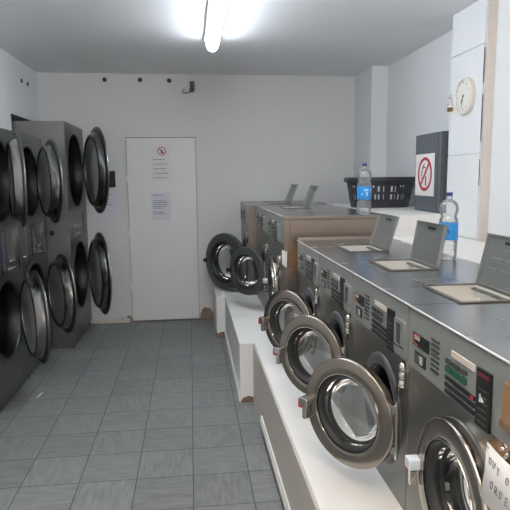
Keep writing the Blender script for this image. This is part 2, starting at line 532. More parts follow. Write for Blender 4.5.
def control_panel(root, w, H, far, plain_extra=True, brown=False):
    """panel across the top of the front; far = local y of the far edge, features measured from it"""
    pz0, pz1 = H - .198, H - .006
    cp = MB().bevbox(-.007, .004, far - w + .006, far - .006, pz0, pz1, .004).build('control_panel', 'panel', root)
    F = lambda d: far - d
    zt = H - 1.195          # offsets below were measured with the top at 1.195
    Z = lambda z: z + zt
    x0, x1 = -.0105, -.006
    lg = MB().box(x0, x1, F(.166), F(.046), Z(1.077), Z(1.117)).build('maker_plate', 'black', cp, smooth=0)
    # small emblem: orange swoosh with pale angular marks
    m = MB()
    pts = [(F(.052) - .030 * (1 - math.cos(a)), Z(1.098) + .016 * math.sin(a)) for a in [PI * .75 - i * PI * 1.3 / 10 for i in range(11)]]
    for (a, b) in zip(pts, pts[1:]):
        dy, dz = b[0] - a[0], b[1] - a[1]; L = math.hypot(dy, dz); ny, nz = -dz / L * .0022, dy / L * .0022
        m.prism([(a[0] + ny, a[1] + nz), (b[0] + ny, b[1] + nz), (b[0] - ny, b[1] - nz), (a[0] - ny, a[1] - nz)], x0 - .001, x0 + .001)
    m.build('swoosh', 'orange', lg, smooth=0)
    m = MB()
    for yy, zz, ww, hh in ((.064, 1.0985, .005, .016), (.069, 1.0985, .012, .005), (.077, 1.0985, .004, .013), (.086, 1.0985, .004, .016), (.090, 1.0985, .011, .005), (.097, 1.0985, .004, .016)):
        m.box(x0 - .001, x0 + .001, F(yy + ww), F(yy), Z(zz), Z(zz + hh))
    m.build('emblem', 'white_print', lg, smooth=0)
    pl = MB().box(x0, x1, F(.144), F(.064), Z(1.020), Z(1.060)).build('size_plate', 'black', cp, smooth=0)
    m = MB(); glyph18(m, F(.104), Z(1.027), .026, x0 - .001, x0 + .001); m.build('number', 'white_print', pl, smooth=0)
    m = MB()
    for i in range(3): m.box(x0 - .001, x0 + .001, F(.094), F(.072), Z(1.028 + .009 * i), Z(1.0315 + .009 * i))
    m.build('caption', 'grey_print', pl, smooth=0)
    for i in range(7):
        z = Z(1.036 + .0155 * i)
        MB().box(x0, x1, F(.236), F(.184), z, z + .0065).build('legend_bar', 'grey_key', cp, smooth=0)
    MB().box(x0, x1, F(.442), F(.314), Z(1.1195), Z(1.1375)).build('instruction_label', 'label', cp, smooth=0, label='pale instruction label')
    for r in range(2):
        for c in range(3):
            y = .283 + .043 * c
            if r == 0:
                MB().bevbox(x0 - .002, x1, F(y + .034), F(y), Z(1.0925), Z(1.1065), .003).build('button', 'grey_key', cp, label='dark grey button')
            else:
                MB().bevbox(x0 - .002, x1, F(y + .034), F(y), Z(1.0675), Z(1.0855), .003).build('button', 'green' if brown else 'grey_key', cp)
    for i in range(3):
        z = Z(1.0435 - .0195 * i)
        MB().box(x0, x1, F(.447), F(.281), z, z + .0115).build('display_strip', 'black', cp, smooth=0)
    if brown:
        MB().box(x0 - .001, x0 + .001, F(.444), F(.428), Z(1.0445), Z(1.054)).build('red_mark', 'red_plastic', cp, smooth=0)
    cs = MB().bevbox(x0 - .003, x1, F(.527), F(.460), Z(.992), Z(1.141), .003).build('coin_selector', 'black', cp)
    m = MB()
    for i in range(6):
        m.box(x0 - .0045, x0 - .0025, F(.515), F(.472), Z(1.003 + .017 * i), Z(1.0075 + .017 * i))
    m.build('price_line', 'grey_key', cs, smooth=0)
    if brown: MB().box(x0 - .0045, x0 - .0025, F(.520), F(.468), Z(1.122), Z(1.131)).build('red_caption', 'dark_red', cs, smooth=0)
    if brown:
        MB().add([(x0 - .0048, F(.482), Z(1.078)), (x0 - .0048, F(.500), Z(1.062)), (x0 - .0048, F(.480), Z(1.056)),
                  (x0 - .002, F(.482), Z(1.078)), (x0 - .002, F(.500), Z(1.062)), (x0 - .002, F(.480), Z(1.056))],
                 [(0, 1, 2), (3, 5, 4), (0, 3, 4, 1), (1, 4, 5, 2), (2, 5, 3, 0)]).build('arrow_mark', 'white_print', cs, smooth=0)
    if not brown:
        cb = MB().bevbox(-.016, -.006, F(.628), F(.540), Z(1.004), Z(1.128), .006).build('coin_slot_cover', 'panel', cp)
        MB().box(-.0175, -.0155, F(.600), F(.566), Z(1.044), Z(1.116)).build('coin_slot', 'grey_key', cb, smooth=0)
        MB().tube([(-.018, F(.636), Z(1.040)), (-.018, F(.536), Z(1.034))], .0025).build('coin_lever', 'chrome', cb)
    return cp

def washer_door(root, R, hy, zc, theta, shiny='ring_steel'):
    """hinged at its near side (-y); closed it points to +y; outer face looks to -x"""
    d = MB()
    k = R / .21
    prof = [(.208, .016), (.210, .004), (.2095, -.006), (.208, -.0115), (.206, -.0140), (.202, -.0150), (.176, -.0158), (.155, -.0155), (.151, -.0140), (.1475, -.007), (.1475, .016)]
    d.lathe([(r * k, h * k) for r, h in prof], T((0, R, 0)), 72, closed=True)
    o = d.build('door', shiny, root, 40, loc=(-.022, hy, zc), rot=(0, 0, theta))
    g = MB()
    prof = [(.147, .012), (.147, -.010), (.141, -.0125), (.136, -.008), (.130, .004), (.126, .020), (.126, .030), (.130, .034), (.145, .030)]
    g.lathe([(r * k, h * k) for r, h in prof], T((0, R, 0)), 64, closed=True)
    g.build('door_gasket', 'rubber', o, 40, label='black rubber ring')
    g = MB()
    g.lathe([(r * k, h * k) for r, h in [(.1525, -.0135), (.1515, -.0185), (.1480, -.0185), (.1475, -.0100)]], T((0, R, 0)), 64, closed=True)
    g.build('trim_ring', 'chrome', o, 40)
    g = MB()
    prof = [(.128, .010), (.126, .020), (.119, .048), (.108, .068), (.096, .076), (.080, .079), (0, .081)]
    g.lathe([(r * k, h * k) for r, h in prof], T((0, R, 0)), 56)
    g.build('door_glass', 'glass', o, 60)
    g = MB()
    g.lathe([(r * k, h * k) for r, h in [(.1245, .024), (.1215, .036), (.1190, .036), (.1220, .024)]], T((0, R, 0)), 56, closed=True)
    g.build('inner_ring', 'rubber', o, 40)
    # latch handle on the free edge
    e = 2 * R
    hnd = MB()
    hnd.bevbox(-.050, -.006, e - .036, e + .004, -.024, .012, .006)
    hnd.build('door_handle', 'black' if shiny == 'ring_dark' else 'handle_white' if theta == 0 else 'chrome', o, bevel=.003)
    lv = MB()
    lv.bevbox(-.042, -.020, e - .026, e - .006, -.078, -.022, .006)
    if shiny != 'ring_dark': lv.build('latch_lever', 'chrome', o, bevel=.002)
    if shiny != 'ring_dark':
        rd = MB()
        rd.prism([(e + .010, .002), (e + .010, -.032), (e - .008, -.032)], -.048, -.018)
        rd.build('release_tab', 'red_plastic', o, label='red release tab')
    # hinge arm onto the cabinet
    h = MB()
    h.tube([(.004, 0, .105 * k), (.004, 0, -.105 * k)], .007)
    for zz in (.075 * k, -.075 * k):
        h.box(-.004, .010, 0, .055 * k, zz - .014, zz + .014)
    h.build('hinge_arm', 'chrome', o)
    return o

def washer(label, loc, w, H, depth, zc, R, theta, yoff=0.0, hopper=None, lid=104, brown=False, shiny='ring_steel', panel=True, hshift=0.0, body='steel_body'):
    root = thing('washing_machine', label, 'washing machine', loc, 0, 'front-loading washers along the right side')
    hw = w / 2
    g = .0015
    b = MB()
    r = R * .80
    pz = H - .2
    b.holed(-hw + g, hw - g, 0, pz, yoff, zc, r, 0, .012)
    b.box(0, .012, -hw + g, hw - g, pz, H - .010)
    b.box(.012, depth, -hw + g, -hw + g + .01, 0, H - .012)
    b.box(.012, depth, hw - g - .01, hw - g, 0, H - .012)
    b.box(depth - .01, depth, -hw + g + .01, hw - g - .01, 0, H - .012)
    b.box(.012, depth - .01, -hw + g + .01, hw - g - .01, 0, .01)
    b.build('body', body, root, smooth=35)
    c = MB()
    k = R / .21
    prof = [(.168, .004), (.168, -.006), (.176, -.010), (.196, -.010), (.208, -.004), (.210, .0)]
    c.lathe([(q * k, h) for q, h in prof], T((0, yoff, zc)), 64)
    c.build('porthole_collar', 'ring_dark', root, 40)
    c = MB()
    c.lathe([(.166 * k, .0), (.158 * k, .004), (.150 * k, .03), (.158 * k, .06), (.170 * k, .07)], T((0, yoff, zc)), 56)
    c.build('porthole_gasket', 'rubber', root, 60)
    c = MB()
    c.lathe([(.172 * k, .07), (.235 * k, .10), (.235 * k, .40), (.20 * k, .43), (0, .44)], T((0, yoff, zc)), 48)
    for a in range(3):
        c.box(.10, .42, -.015, .015, .165 * k, .236 * k, T((0, yoff, zc)) @ RX(a * 2 * PI / 3 + .4))
    c.build('drum', 'drum', root, 40)
    # top plate with soap hopper
    tp = MB()
    over = .008
    if hopper is not None:
        hx0, hx1 = .172 + hshift, .380 + hshift
        hy0, hy1 = hopper - .146, hopper + .146
        tp.frame(-over, depth, -hw + g * .3, hw - g * .3, hx0, hx1, hy0, hy1, H - .009, H)
    else:
        tp.box(-over, depth, -hw + g * .3, hw - g * .3, H - .009, H)
    top = tp.build('top_plate', 'steel_top', root, smooth=0, bevel=.0012)
    MB().tube([(-over - .001, -hw + .0005, H - .001), (-over - .001, hw - .0005, H - .001)], .0036, 10).build('top_glint', 'edge_glint', top, 60)  # bright strip added as the glint along the front edge
    if hopper is not None:
        tr = MB()
        q = .004
        for (a0, a1, c0, c1) in ((hx0 - .008, hx0 + q, hy0 - .008, hy1 + .008), (hx1 - q, hx1 + .008, hy0 - .008, hy1 + .008), (hx0, hx1, hy0 - .008, hy0 + q), (hx0, hx1, hy1 - q, hy1 + .008)):
            tr.box(a0, a1, c0, c1, H - .085, H)
        tr.box(hx0, hx1, hy0, hy1, H - .089, H - .083)
        for y in (hopper - .05, hopper + .06):
            tr.box(hx0, hx1 - .03, y - .002, y + .002, H - .085, H - .030)
        hp = tr.build('soap_hopper', 'hopper', root, smooth=0)
        fr = MB()
        fr.frame(hx0 - .012, hx1 + .012, hy0 - .012, hy1 + .012, hx0 + q, hx1 - q, hy0 + q, hy1 - q, H + .0005, H + .0055)
        fr.build('hopper_frame', 'hopper_rim', hp, smooth=0, bevel=.0015)
        sl = MB()
        for i in range(16):
            y = hy0 + .012 + i * (hy1 - hy0 - .024) / 15
            sl.box(hx1 - .026, hx1 - .004, y - .003, y + .003, H - .016, H - .008)
        sl.build('hopper_grille', 'lid_steel', hp, smooth=0)
        L = .198
        ld = MB()
        ld.box(-L, 0, hy0 - .006, hy1 + .006, .004, .009)
        for (a0, a1, c0, c1) in ((-L, -L + .006, hy0 - .006, hy1 + .006), (-.006, 0, hy0 - .006, hy1 + .006), (-L, 0, hy0 - .006, hy0), (-L, 0, hy1, hy1 + .006)):
            ld.box(a0, a1, c0, c1, -.008, .006)
        ang = math.radians(lid)
        lo = ld.build('hopper_lid', 'lid_steel', root, smooth=0, loc=(hx1 + .006, 0, H + .006), rot=(0, ang, 0))
        MB().bevbox(-.0065, .0, hopper - .045, hopper + .030, -.006, .006, .005, mat=T((-L + .026, 0, -.0015)) @ RY(PI / 2)).build('handle_slot', 'black', lo)
        em = MB()
        for (a, b0, b1) in ((-.06, -.09, .02), (-.06, .05, .10), (-.10, -.10, .0), (-.10, .03, .10), (-.135, -.08, .03)):
            em.box(a - .012, a + .012, hopper + b0, hopper + b1, .0015, .0045)
        em.build('embossing', 'lid_steel', lo, smooth=0, bevel=.0015)
    if panel:
        control_panel(root, w, H, hw, brown=brown)
    hy = yoff - R
    washer_door(root, R, hy, zc, math.radians(theta), shiny)
    # chrome hinge plate beside the porthole
    hp = MB()
    hz = zc + R * .98
    hyc = max(hy - .012, -hw + .036)
    hp.prism([(hyc + .022 * math.cos(a), hz + .052 * math.sin(a)) for a in [2 * PI * i / 20 for i in range(20)]], -.010, .002)
    for zz in (-.030, .0, .030):
        hc = MB(); hc.lathe([(.0, -.021), (.009, -.020), (.014, -.016), (.016, -.009)], T((0, hyc, hz + zz)), 14)
        hc.build('hinge_cap', 'chrome', root, 50)
    hp.box(-.022, -.006, hyc - .004, hyc + .020, hz - .075, hz - .035)
    hp.build('hinge_plate', 'ring_steel', root, 50, bevel=.002)
    return root

X1 = .74
Wn = .65
lab = {
    0: 'farthest steel washer of the near row, soap lid up, touching the beige side panel',
    1: 'near-row steel washer, second from the beige side panel, porthole door swung open',
    2: 'near-row steel washer whose open door is the largest in view, soap lid raised',
    3: 'nearest steel washer, door closed, with the out of order note taped on it',
}
HN = 1.195 - PZ
A = washer(lab[0], (X1, -.145, PZ), Wn, HN, .66, .73 - PZ, .21, 35, -.045, -.175, lid=107)
B = washer(lab[1], (X1, -.795, PZ), Wn, HN, .66, .74 - PZ, .205, 37, -.05, -.175, lid=100)
C_ = washer(lab[2], (X1, -1.445, PZ), Wn, HN, .66, .73 - PZ, .211, 34.5, -.062, -.185, lid=102)
D = washer(lab[3], (X1, -2.095, PZ), Wn, HN, .66, .742 - PZ, .209, 0, -.045, None, brown=True)
# rolled end lip at the far end of the near row's top
lip = MB()
lip.prism([(.172, HN - .005), (.180, HN - .005), (.182, HN + .016), (.178, HN + .020), (.174, HN + .016)], -.006, .655, T((0, .145, 0)))
lip.build('end_lip', 'steel_side', A, 40)

PM = PZ - .008
HM = 1.349 - PM
M1 = washer('middle-row steel washer with closed door beside the brown tape and beige side panel', (.665, .735, PM), .79, HM, .725, .79 - PM, .215, 0, 0, None)
M2 = washer('middle-row steel washer, smaller dark-ringed door open over the white plinth', (.665, 1.530, PM), .79, HM, .725, .796 - PM, .218, 39, -.12, -.11, lid=112, shiny='ring_dark')
F_ = washer('farthest washer against the back wall, wide dark-ringed door swung open', (.590, 2.405, PZ - .018), .80, 1.354 - PZ + .018, .80, .742 - PZ + .018, .305, 39, -.02, -.05, lid=113, hshift=.07, shiny='ring_dark')
fs_ = MB(); fs_.box(.0, .78, -.4035, -.400, 0, 1.354 - PZ + .018 - .024)
fs_.build('side_panel', 'steel_side', F_, smooth=0)
# beige side of the middle row
sp = MB()
sp.box(.0, .722, -.409, -.397, 0, HM - .028)
sp.build('side_panel', 'steel_side', M1, smooth=0)
sp = MB(); sp.box(-.004, .722, -.414, -.396, HM - .026, HM - .004)
sp.build('side_edging', 'steel_side', M1, smooth=0, bevel=.003)
sp = MB(); sp.box(.0, .026, -.413, -.409, 0, HM - .028); sp.box(.046, .05, -.412, -.409, 0, HM - .028)
sp.build('corner_strip', 'steel_side', M1, smooth=0, bevel=.002)

# ------------------------------------------------------------------ dryers
def dryer_door(root, R, hy, zc, theta, ph, xo):
    """hinged at the far side (+y), closed it points to -y, outer face looks to +x"""
    k = R / .35
    c = T((0, -R, 0))
    d = MB()
    prof = [(.350, .0), (.349, .007), (.340, .011), (.300, .013), (.262, .010), (.258, .0), (.262, -.012), (.300, -.012), (.338, -.010), (.348, -.004)]
    d.lathe([(r * k, h * k) for r, h in prof], c, 72, closed=True)
    o = d.build('door', 'dryer_ring', root, 40, loc=(xo, hy, zc), rot=(0, 0, theta))
    p = MB()
    prof = [(.308, -.010), (.306, -.016), (.290, -ph + .010), (.281, -ph + .002), (.270, -ph), (.263, -ph + .003), (.259, -ph + .011), (.260, -.010)]
    p.lathe([(r * k, h * k) for r, h in prof], c, 64, closed=True)
    p.build('door_plug', 'dryer_plug', o, 40, label='bright metal plug rim')
    p = MB()
    prof = [(.262, -.004), (.250, -.006), (.244, -.020), (.250, -.030), (.262, -.030)]
    p.lathe([(r * k, h * k) for r, h in prof], c, 56, closed=True)
    p.build('door_seal', 'rubber', o, 40)
    p = MB()
    p.lathe([(.262 * k, (-ph + .011) * k), (.16 * k, (-ph + .009) * k), (0, (-ph + .008) * k)], c, 56)
    p.build('door_glass', 'dryer_glass', o, 60)
    h = MB()
    h.tube([(-.004, 0.004, .10 * k), (-.004, 0.004, -.10 * k)], .010)
    h.box(-.012, .012, -.05, .004, .05 * k, .10 * k); h.box(-.012, .012, -.05, .004, -.10 * k, -.05 * k)
    h.build('hinge_arm', 'dryer_ring', o)
    return o

def dryer(label, loc, w, H, depth, units, hys, thetas, xos, yc, plug, far=False):
    """units = [(zc, R_open, R_door)] lower and upper; front looks to +x; origin at the front edge centre"""
    root = thing('tumble_dryer', label, 'tumble dryer', loc, 0, 'stacked tumble dryers along the left wall')
    hw = w / 2; g = .002
    b = MB()
    zm = H * .505
    (zl, rl, _), (zu, ru, _) = units
    b.holed(-hw + g, hw - g, .06, zm, yc, zl, rl, 0, -.012)
    b.holed(-hw + g, hw - g, zm + .003, H, yc, zu, ru, 0, -.012)
    b.box(-.03, -.02, -hw + g, hw - g, 0, .06)
    b.box(-depth, -.012, -hw + g, -hw + g + .01, 0, H); b.box(-depth, -.012, hw - g - .01, hw - g, 0, H)
    b.box(-depth, -depth + .01, -hw + g + .01, hw - g - .01, 0, H)
    b.box(-depth + .01, -.012, -hw + g + .01, hw - g - .01, H - .01, H)
    b.box(-depth + .01, -.012, -hw + g + .01, hw - g - .01, zm - .01, zm + .01)
    b.build('body', 'dryer_body', root, smooth=35)
    for (zc, ro, rd), hy, th, xo in zip(units, hys, thetas, xos):
        y = yc
        c = MB()
        c.lathe([(ro, -.004), (ro + .006, .006), (ro + .022, .006), (ro + .028, 0)], T((0, y, zc)), 64)
        c.build('opening_rim', 'dryer_ring', root, 40)
        c = MB()
        c.lathe([(ro, -.002), (ro - .02, -.05), (ro - .02, -.09), (ro + .03, -.10), (ro + .03, -depth + .12), (ro - .04, -depth + .09), (0, -depth + .09)], T((0, y, zc)), 48)
        c.build('drum', 'dark_drum', root, 40)
        dryer_door(root, rd, hy, zc, math.radians(th), plug, xo)
        for q in (.075, -.075):
            hb = MB()
            hb.box(-.002, xo + .010, hy - .004, hy + .014, zc + q - .022, zc + q + .022)
            hb.build('hinge_bracket', 'dryer_ring', root, smooth=0, bevel=.003)
    # controls between the two drums
    zc = (zl + rl + zu - ru) / 2
    zlo, zhi = zl + rl + .045, zu - ru - .045
    pn = MB().bevbox(-.002, .006, -hw + .10 if not far else -.30, hw - .08 if not far else .30, zlo, zhi, .004).build('control_panel', 'dryer_body', root)
    if far:
        for i in range(2):
            for j in range(3):
                MB().bevbox(.004, .012, -.20 + .13 * j - .018, -.20 + .13 * j + .018, zlo + .03 + .08 * i, zlo + .03 + .08 * i + .03, .006).build('button', 'chrome', pn)
        MB().bevbox(.004, .009, .17, .24, zlo + .03, zhi - .03, .004).build('display', 'black', pn)
    else:
        ds = MB().bevbox(.004, .010, -.14, -.02, zlo + .02, zhi - .02, .004).build('display_frame', 'black', pn)
        MB().box(.009, .0115, -.12, -.045, zlo + .045, zhi - .05).build('display', 'screen', ds, smooth=0)
        for i in range(2):
            for j in range(3):
                MB().lathe([(.012, .005), (.012, .012), (.008, .016), (0, .017)], T((0, .05 + .045 * j, zlo + .035 + .06 * i)), 12).build('button', 'chrome', pn)
        MB().bevbox(.004, .020, .19, .25, zlo + .02, zhi - .02, .005).build('coin_slot', 'dryer_plug', pn)
        lk = MB(); lk.lathe([(.014, .0), (.014, .016), (.010, .019), (0, .019)], T((0, -hw + .05, zlo + .05)), 16)
        lk.build('lock', 'chrome', root)
    lk = MB(); lk.lathe([(.012, 0), (.012, .010), (.006, .012), (0, .012)], T((0, .12 if far else .05, .17)), 14)
    lk.build('panel_lock', 'chrome', root)
    return root

XD = -1.32
G1 = dryer('stacked steel dryer in the back corner by the door, both round doors ajar', (-1.11, 2.335, 0), .90, 2.148, .95,
           [(.655, .335, .426), (1.704, .355, .432)], [.385, .385], [20.5, 22.0], [.052, .050], -.03, .055, far=True)
G2 = dryer('recessed middle stacked dryer between the corner dryer and the one at left edge', (XD, 1.49, 0), .77, 1.99, .85,
           [(.629, .275, .349), (1.600, .285, .354)], [.27, .27], [27.6, 25.2], [.062, .032], -.085, .072)
G3 = dryer('recessed stacked dryer cut off by the left edge of the photo', (XD, .71, 0), .77, 1.99, .85,
           [(.605, .275, .351), (1.613, .285, .335)], [.32, .32], [26.2, 21.1], [.036, .008], -.065, .072)
kn = MB(); kn.lathe([(.024, 0), (.024, .006), (.018, .010), (0, .010)], T((-.158, -.449, 1.122)) @ RZ(-PI / 2), 20)
kn.build('side_plug', 'black', G1)

# ------------------------------------------------------------------ things on the ledge and tops
def bottle(label, loc, rotz, s, labelmat_print):
    root = thing('water_bottle', label, 'bottle', loc, rotz, 'clear water bottles')
    R = .048
    prof = [(.0, .012), (.020, .006), (.036, .0), (.044, .006), (.047, .020)]
    z = .03
    for i in range(4):
        prof += [(.0475, z), (.0485, z + .006), (.0475, z + .014), (.0455, z + .018)]
        z += .021
    prof += [(.0475, .118), (.0475, .205), (.046, .212), (.041, .222), (.0395, .228), (.042, .236), (.047, .248), (.0485, .262), (.047, .278), (.041, .293), (.030, .305), (.018, .313), (.0145, .318), (.0145, .326), (.017, .328), (.017, .331), (.0135, .333), (.0135, .345)]
    b = MB(); b.lathe([(r, h) for r, h in prof], UP, 40)
    b.build('bottle_body', 'pet', root, 50)
    c = MB(); c.lathe([(.0150, .331), (.0158, .334), (.0158, .347), (.0145, .350), (0, .350)], UP, 28)
    c.build('cap', 'navy', root, 40)
    l = MB(); l.lathe([(.0490, .103), (.0493, .105), (.0493, .191), (.0490, .193)], UP, 40)
    lo = l.build('bottle_label', 'blue_label', root, 60)
    pm = MB()
    def patch(a0, a1, z0, z1, r=.0498, k=6):
        vs = []
        for i in range(k + 1):
            a = a0 + (a1 - a0) * i / k
            for zz in (z0, z1):
                vs.append((r * math.cos(a), r * math.sin(a), zz)); 
        fs = [(2 * i, 2 * i + 2, 2 * i + 3, 2 * i + 1) for i in range(k)]
        pm.add(vs, fs)
    if labelmat_print:
        patch(4.55, 4.85, .125, .155); patch(4.30, 4.95, .160, .175); patch(5.3, 5.7, .150, .178); patch(3.9, 4.1, .13, .145)
        pm.build('print', 'pale_blue', lo, 60)
    else:
        patch(4.05, 4.35, .148, .170); patch(4.35, 4.5, .138, .155)
        pm.build('print', 'navy_print', lo, 60)
    w = MB()
    root.scale = (s, s, s)
    return root
bottle('clear bottle with patterned blue label standing before the black basket', (1.262, .405, 1.3495), .1, 1.03, True)
bottle('clear bottle with plain blue label standing behind the raised soap lids', (1.318, -.815, 1.196), -.1, .965, False)

# laundry basket: slotted oval tub
def basket():
    N = 120; rows = 22
    Hb = .262
    vs = []; fs = []
    def ring(z):
        k = z / Hb
        return .258 + .047 * k, .180 + .035 * k
    def P(i, z, inset):
        a = 2 * PI * i / N
        rx, ry = ring(z); rx -= inset; ry -= inset
        c, s = math.cos(a), math.sin(a)
        e = 2 / 2.6
        return (rx * math.copysign(abs(c) ** e, c), ry * math.copysign(abs(s) ** e, s), z)
    zs = [Hb * j / rows for j in range(rows + 1)]
    th = .004
    for ins in (0, th):
        for z in zs:
            for i in range(N):
                vs.append(P(i, z, ins))
    L = len(zs) * N
    def hole(i, j):
        i %= N
        ph = i % 15
        if N * .04 < i < N * .46:      # wide windows in the far wall
            return 5 <= j <= 15 and j != 10 and i % 5 != 0
        slot = (ph % 2 == 1) and 1 <= ph <= 13
        if slot and 5 <= j <= 9: return True
        if slot and 11 <= j <= 15: return not (5 <= ph <= 9)
        if ph in (6, 7, 8) and j in (15, 16): return True
        return False
    for j in range(rows):
        for i in range(N):
            if hole(i, j): continue
            i2 = (i + 1) % N
            a, b, c, d = j * N + i, j * N + i2, (j + 1) * N + i2, (j + 1) * N + i
            fs.append((a, b, c, d)); fs.append((a + L, d + L, c + L, b + L))
            for (q1, q2, ni, nj) in ((a, b, i, j - 1), (b, c, i + 1, j), (c, d, i, j + 1), (d, a, i - 1, j)):
                if 0 <= nj < rows and hole(ni, nj):
                    fs.append((q1, q1 + L, q2 + L, q2))
    m = MB(); m.add(vs, fs)
    # floor of the basket
    m.add([P(i, 0, 0) for i in range(N)] + [P(i, .004, th) for i in range(N)], [tuple(range(N))[::-1], tuple(range(N, 2 * N))])
    rot = 0.0
    root = thing('laundry_basket', 'black slotted plastic laundry basket on the white ledge', 'basket', (1.745, 1.47, 1.341), rot)
    m.build('tub', 'basket', root, 40)
    r = MB(); vs = []; fs = []
    pr = [(-.002, -.036), (.015, -.036), (.019, -.030), (.019, .002), (.014, .008), (-.004, .008), (-.006, .0)]
    n = len(pr)
    for i in range(N):
        for (o, dz) in pr:
            vs.append(P(i, Hb, -o)[:2] + (Hb + dz,))
    for i in range(N):
        for k in range(n):
            fs.append((i * n + k, ((i + 1) % N) * n + k, ((i + 1) % N) * n + (k + 1) % n, i * n + (k + 1) % n))
    r.add(vs, fs); r.build('rim', 'basket', root, 40)
basket()

# charcoal cabinet on the ledge with the no smoking sign
t = thing('metal_cabinet', 'charcoal metal cabinet on the white ledge carrying a no smoking sign', 'cabinet', (1.87, .715, 1.341))
MB().box(.008, .20, -.235, .235, .0, .602).build('body', 'black_satin', t, smooth=0, bevel=.004)
MB().bevbox(-.008, .006, -.180, .235, .004, .600, .004).build('door', 'black_satin', t, bevel=.002)
MB().bevbox(-.006, .006, -.235, -.186, .004, .600, .003).build('side_flange', 'black_satin', t, bevel=.002)
t = thing('no_smoking_sign', 'white paper no smoking sign stuck on the charcoal cabinet', 'sign', (1.858, .742, 1.625))
MB().box(.0, .002, -.165, .187, -.163, .163).build('sheet', 'paper', t, smooth=0)
def annulus(mb, ro, ri, x0, x1, yc=0, zc=0, n=40):
    mb.lathe([(ro, x0), (ri, x0), (ri, x1), (ro, x1)], T((0, yc, zc)), n, closed=True)
m = MB(); annulus(m, .132, .108, -.0016, .0005, .005, .006)
m.box(-.0016, .0005, -.120, .120, -.011, .011, T((0, .005, .006)) @ RX(math.radians(-48)))
m.build('red_ring', 'red', t, 40)
m = MB()
m.box(-.0012, .0005, -.022, -.006, -.085, -.010); 
m.box(-.0012, .0005, -.022, -.006, .015, .040)
m.build('cigarette', 'ink', t, smooth=0)
m = MB()
for pts in ([(.060, -.01), (.064, .015), (.052, .03), (.056, .05)], [(.050, .055), (.030, .075), (.012, .085)], [(.035, .05), (.015, .062), (-.005, .055)], [(.066, -.03), (.058, -.02)]):
    m.tube([(-.0006, y, z) for y, z in pts], .0035, 6)
m.build('smoke', 'ink', t)

# wall clock
t = thing('wall_clock', 'round white wall clock on the boxed pillar', 'clock', (XP - .004, .185, 2.147))
m = MB(); m.lathe([(.0, 0), (.122, 0), (.125, -.012), (.122, -.030), (.112, -.037), (.103, -.034), (.100, -.026)], None, 56)
m.build('case', 'clock_white', t, 45)
m = MB(); m.lathe([(.101, -.024), (0, -.024)], None, 48); face = m.build('face', 'clock_face', t, 40)
m = MB()
for i in range(12):
    L = .016 if i % 3 == 0 else .010
    m.box(-.0252, -.0238, -.002, .002, .080, .080 + L, RX(i * PI / 6))
m.build('hour_mark', 'ink', face, smooth=0)
def hand(L, w, clock_deg, name):
    # seen from the room (looking towards +x) clockwise runs from up to -y
    a = math.radians(clock_deg)
    mm = MB().box(-.0272, -.0258, -w, w, -.012, L, RX(-a * -1))
    mm.build(name, 'ink', t, smooth=0)
hand(.052, .0032, 212, 'hour_hand'); hand(.072, .0022, 195, 'minute_hand')
MB().lathe([(.006, -.024), (.006, -.029), (0, -.029)], None, 16).build('pin', 'ink', t)

# padlock hanging at the pillar edge
t = thing('padlock', 'small brass padlock on a wire loop beside the wall clock', 'padlock', (XP - .016, .400, 2.085))
MB().bevbox(-.010, .010, -.026, .026, -.014, .014, .004).build('lock_body', 'brass', t, bevel=.002)
m = MB(); m.tube([(0, -.018, .012), (0, -.018, .060)] + [(0, -.018 * math.cos(a), .060 + .024 * math.sin(a)) for a in [PI * i / 8 for i in range(1, 8)]] + [(0, .018, .060), (0, .018, .012)], .0035)
m.build('shackle', 'chrome', t)
m = MB(); m.tube([(.012, 0, .100), (-.004, 0, .096), (-.008, 0, .086), (-.004, 0, .082)], .003); m.build('hook', 'chrome', t)

# papers
def text_rows(mb, rows, x0, w, ztop, dz, h, y=-.0018, seed=1):
    rr = random.Random(seed)
    for k, frac in enumerate(rows):
        if frac <= 0: continue
        x = x0; end = x0 + w * frac
        while x < end - .004:
            L = min(rr.uniform(.010, .034), end - x)
            # each word a run of short letter strokes
            q = x
            while q < x + L - .002:
                mb.box(q, q + h * .55, y, y + .0012, ztop - k * dz - h * rr.uniform(.75, 1.0), ztop - k * dz)
                q += h * .75
            x += L + .007
t = thing('door_notice', 'upper notice on the white door with a red no entry symbol', 'notice', (-.287, YB - .0135, 1.80), 0, None)
MB().box(-.105, .105, -.001, .0005, -.190, .170).build('sheet', 'paper', t, smooth=0)
m = MB(); annulus(m, .046, .038, -.0008, .0008, 0, 0, 32)
m.box(-.0008, .0008, -.042, .042, -.004, .004, RX(math.radians(45)))
o = m.build('prohibition_ring', 'red', t, 40); o.rotation_euler = (0, 0, PI / 2); o.location = (.010, -.0016, .115)
m = MB(); m.lathe([(.0075, -.0006), (.0075, .0006), (0, .0006), (0, -.0006)], T((0, 0, .024)), 12, closed=False)
for a, b, w in (((0, .014), (-.002, -.006), .006), ((-.002, -.006), (-.012, -.028), .004), ((-.001, -.006), (.010, -.026), .004), ((0, .010), (-.013, .0), .003), ((0, .010), (.012, .002), .003)):
    dy, dz = b[0] - a[0], b[1] - a[1]; L = math.hypot(dy, dz); ny, nz = -dz / L * w, dy / L * w
    m.prism([(a[0] + ny, a[1] + nz), (b[0] + ny, b[1] + nz), (b[0] - ny, b[1] - nz), (a[0] - ny, a[1] - nz)], -.0006, .0006)
o = m.build('walking_figure', 'ink', t, 40); o.rotation_euler = (0, 0, PI / 2); o.location = (.010, -.0014, .115)
m = MB(); text_rows(m, [.75, .95, .85, .98, .85], -.085, .165, .030, .050, .009, -.0018, 3); m.build('writing', 'soft_ink', t, smooth=0)
t = thing('door_notice', 'lower notice on the white door, plain lines of small print', 'notice', (-.303, YB - .0135, 1.31))
MB().box(-.105, .105, -.001, .0005, -.150, .150).build('sheet', 'paper_blue', t, smooth=0)
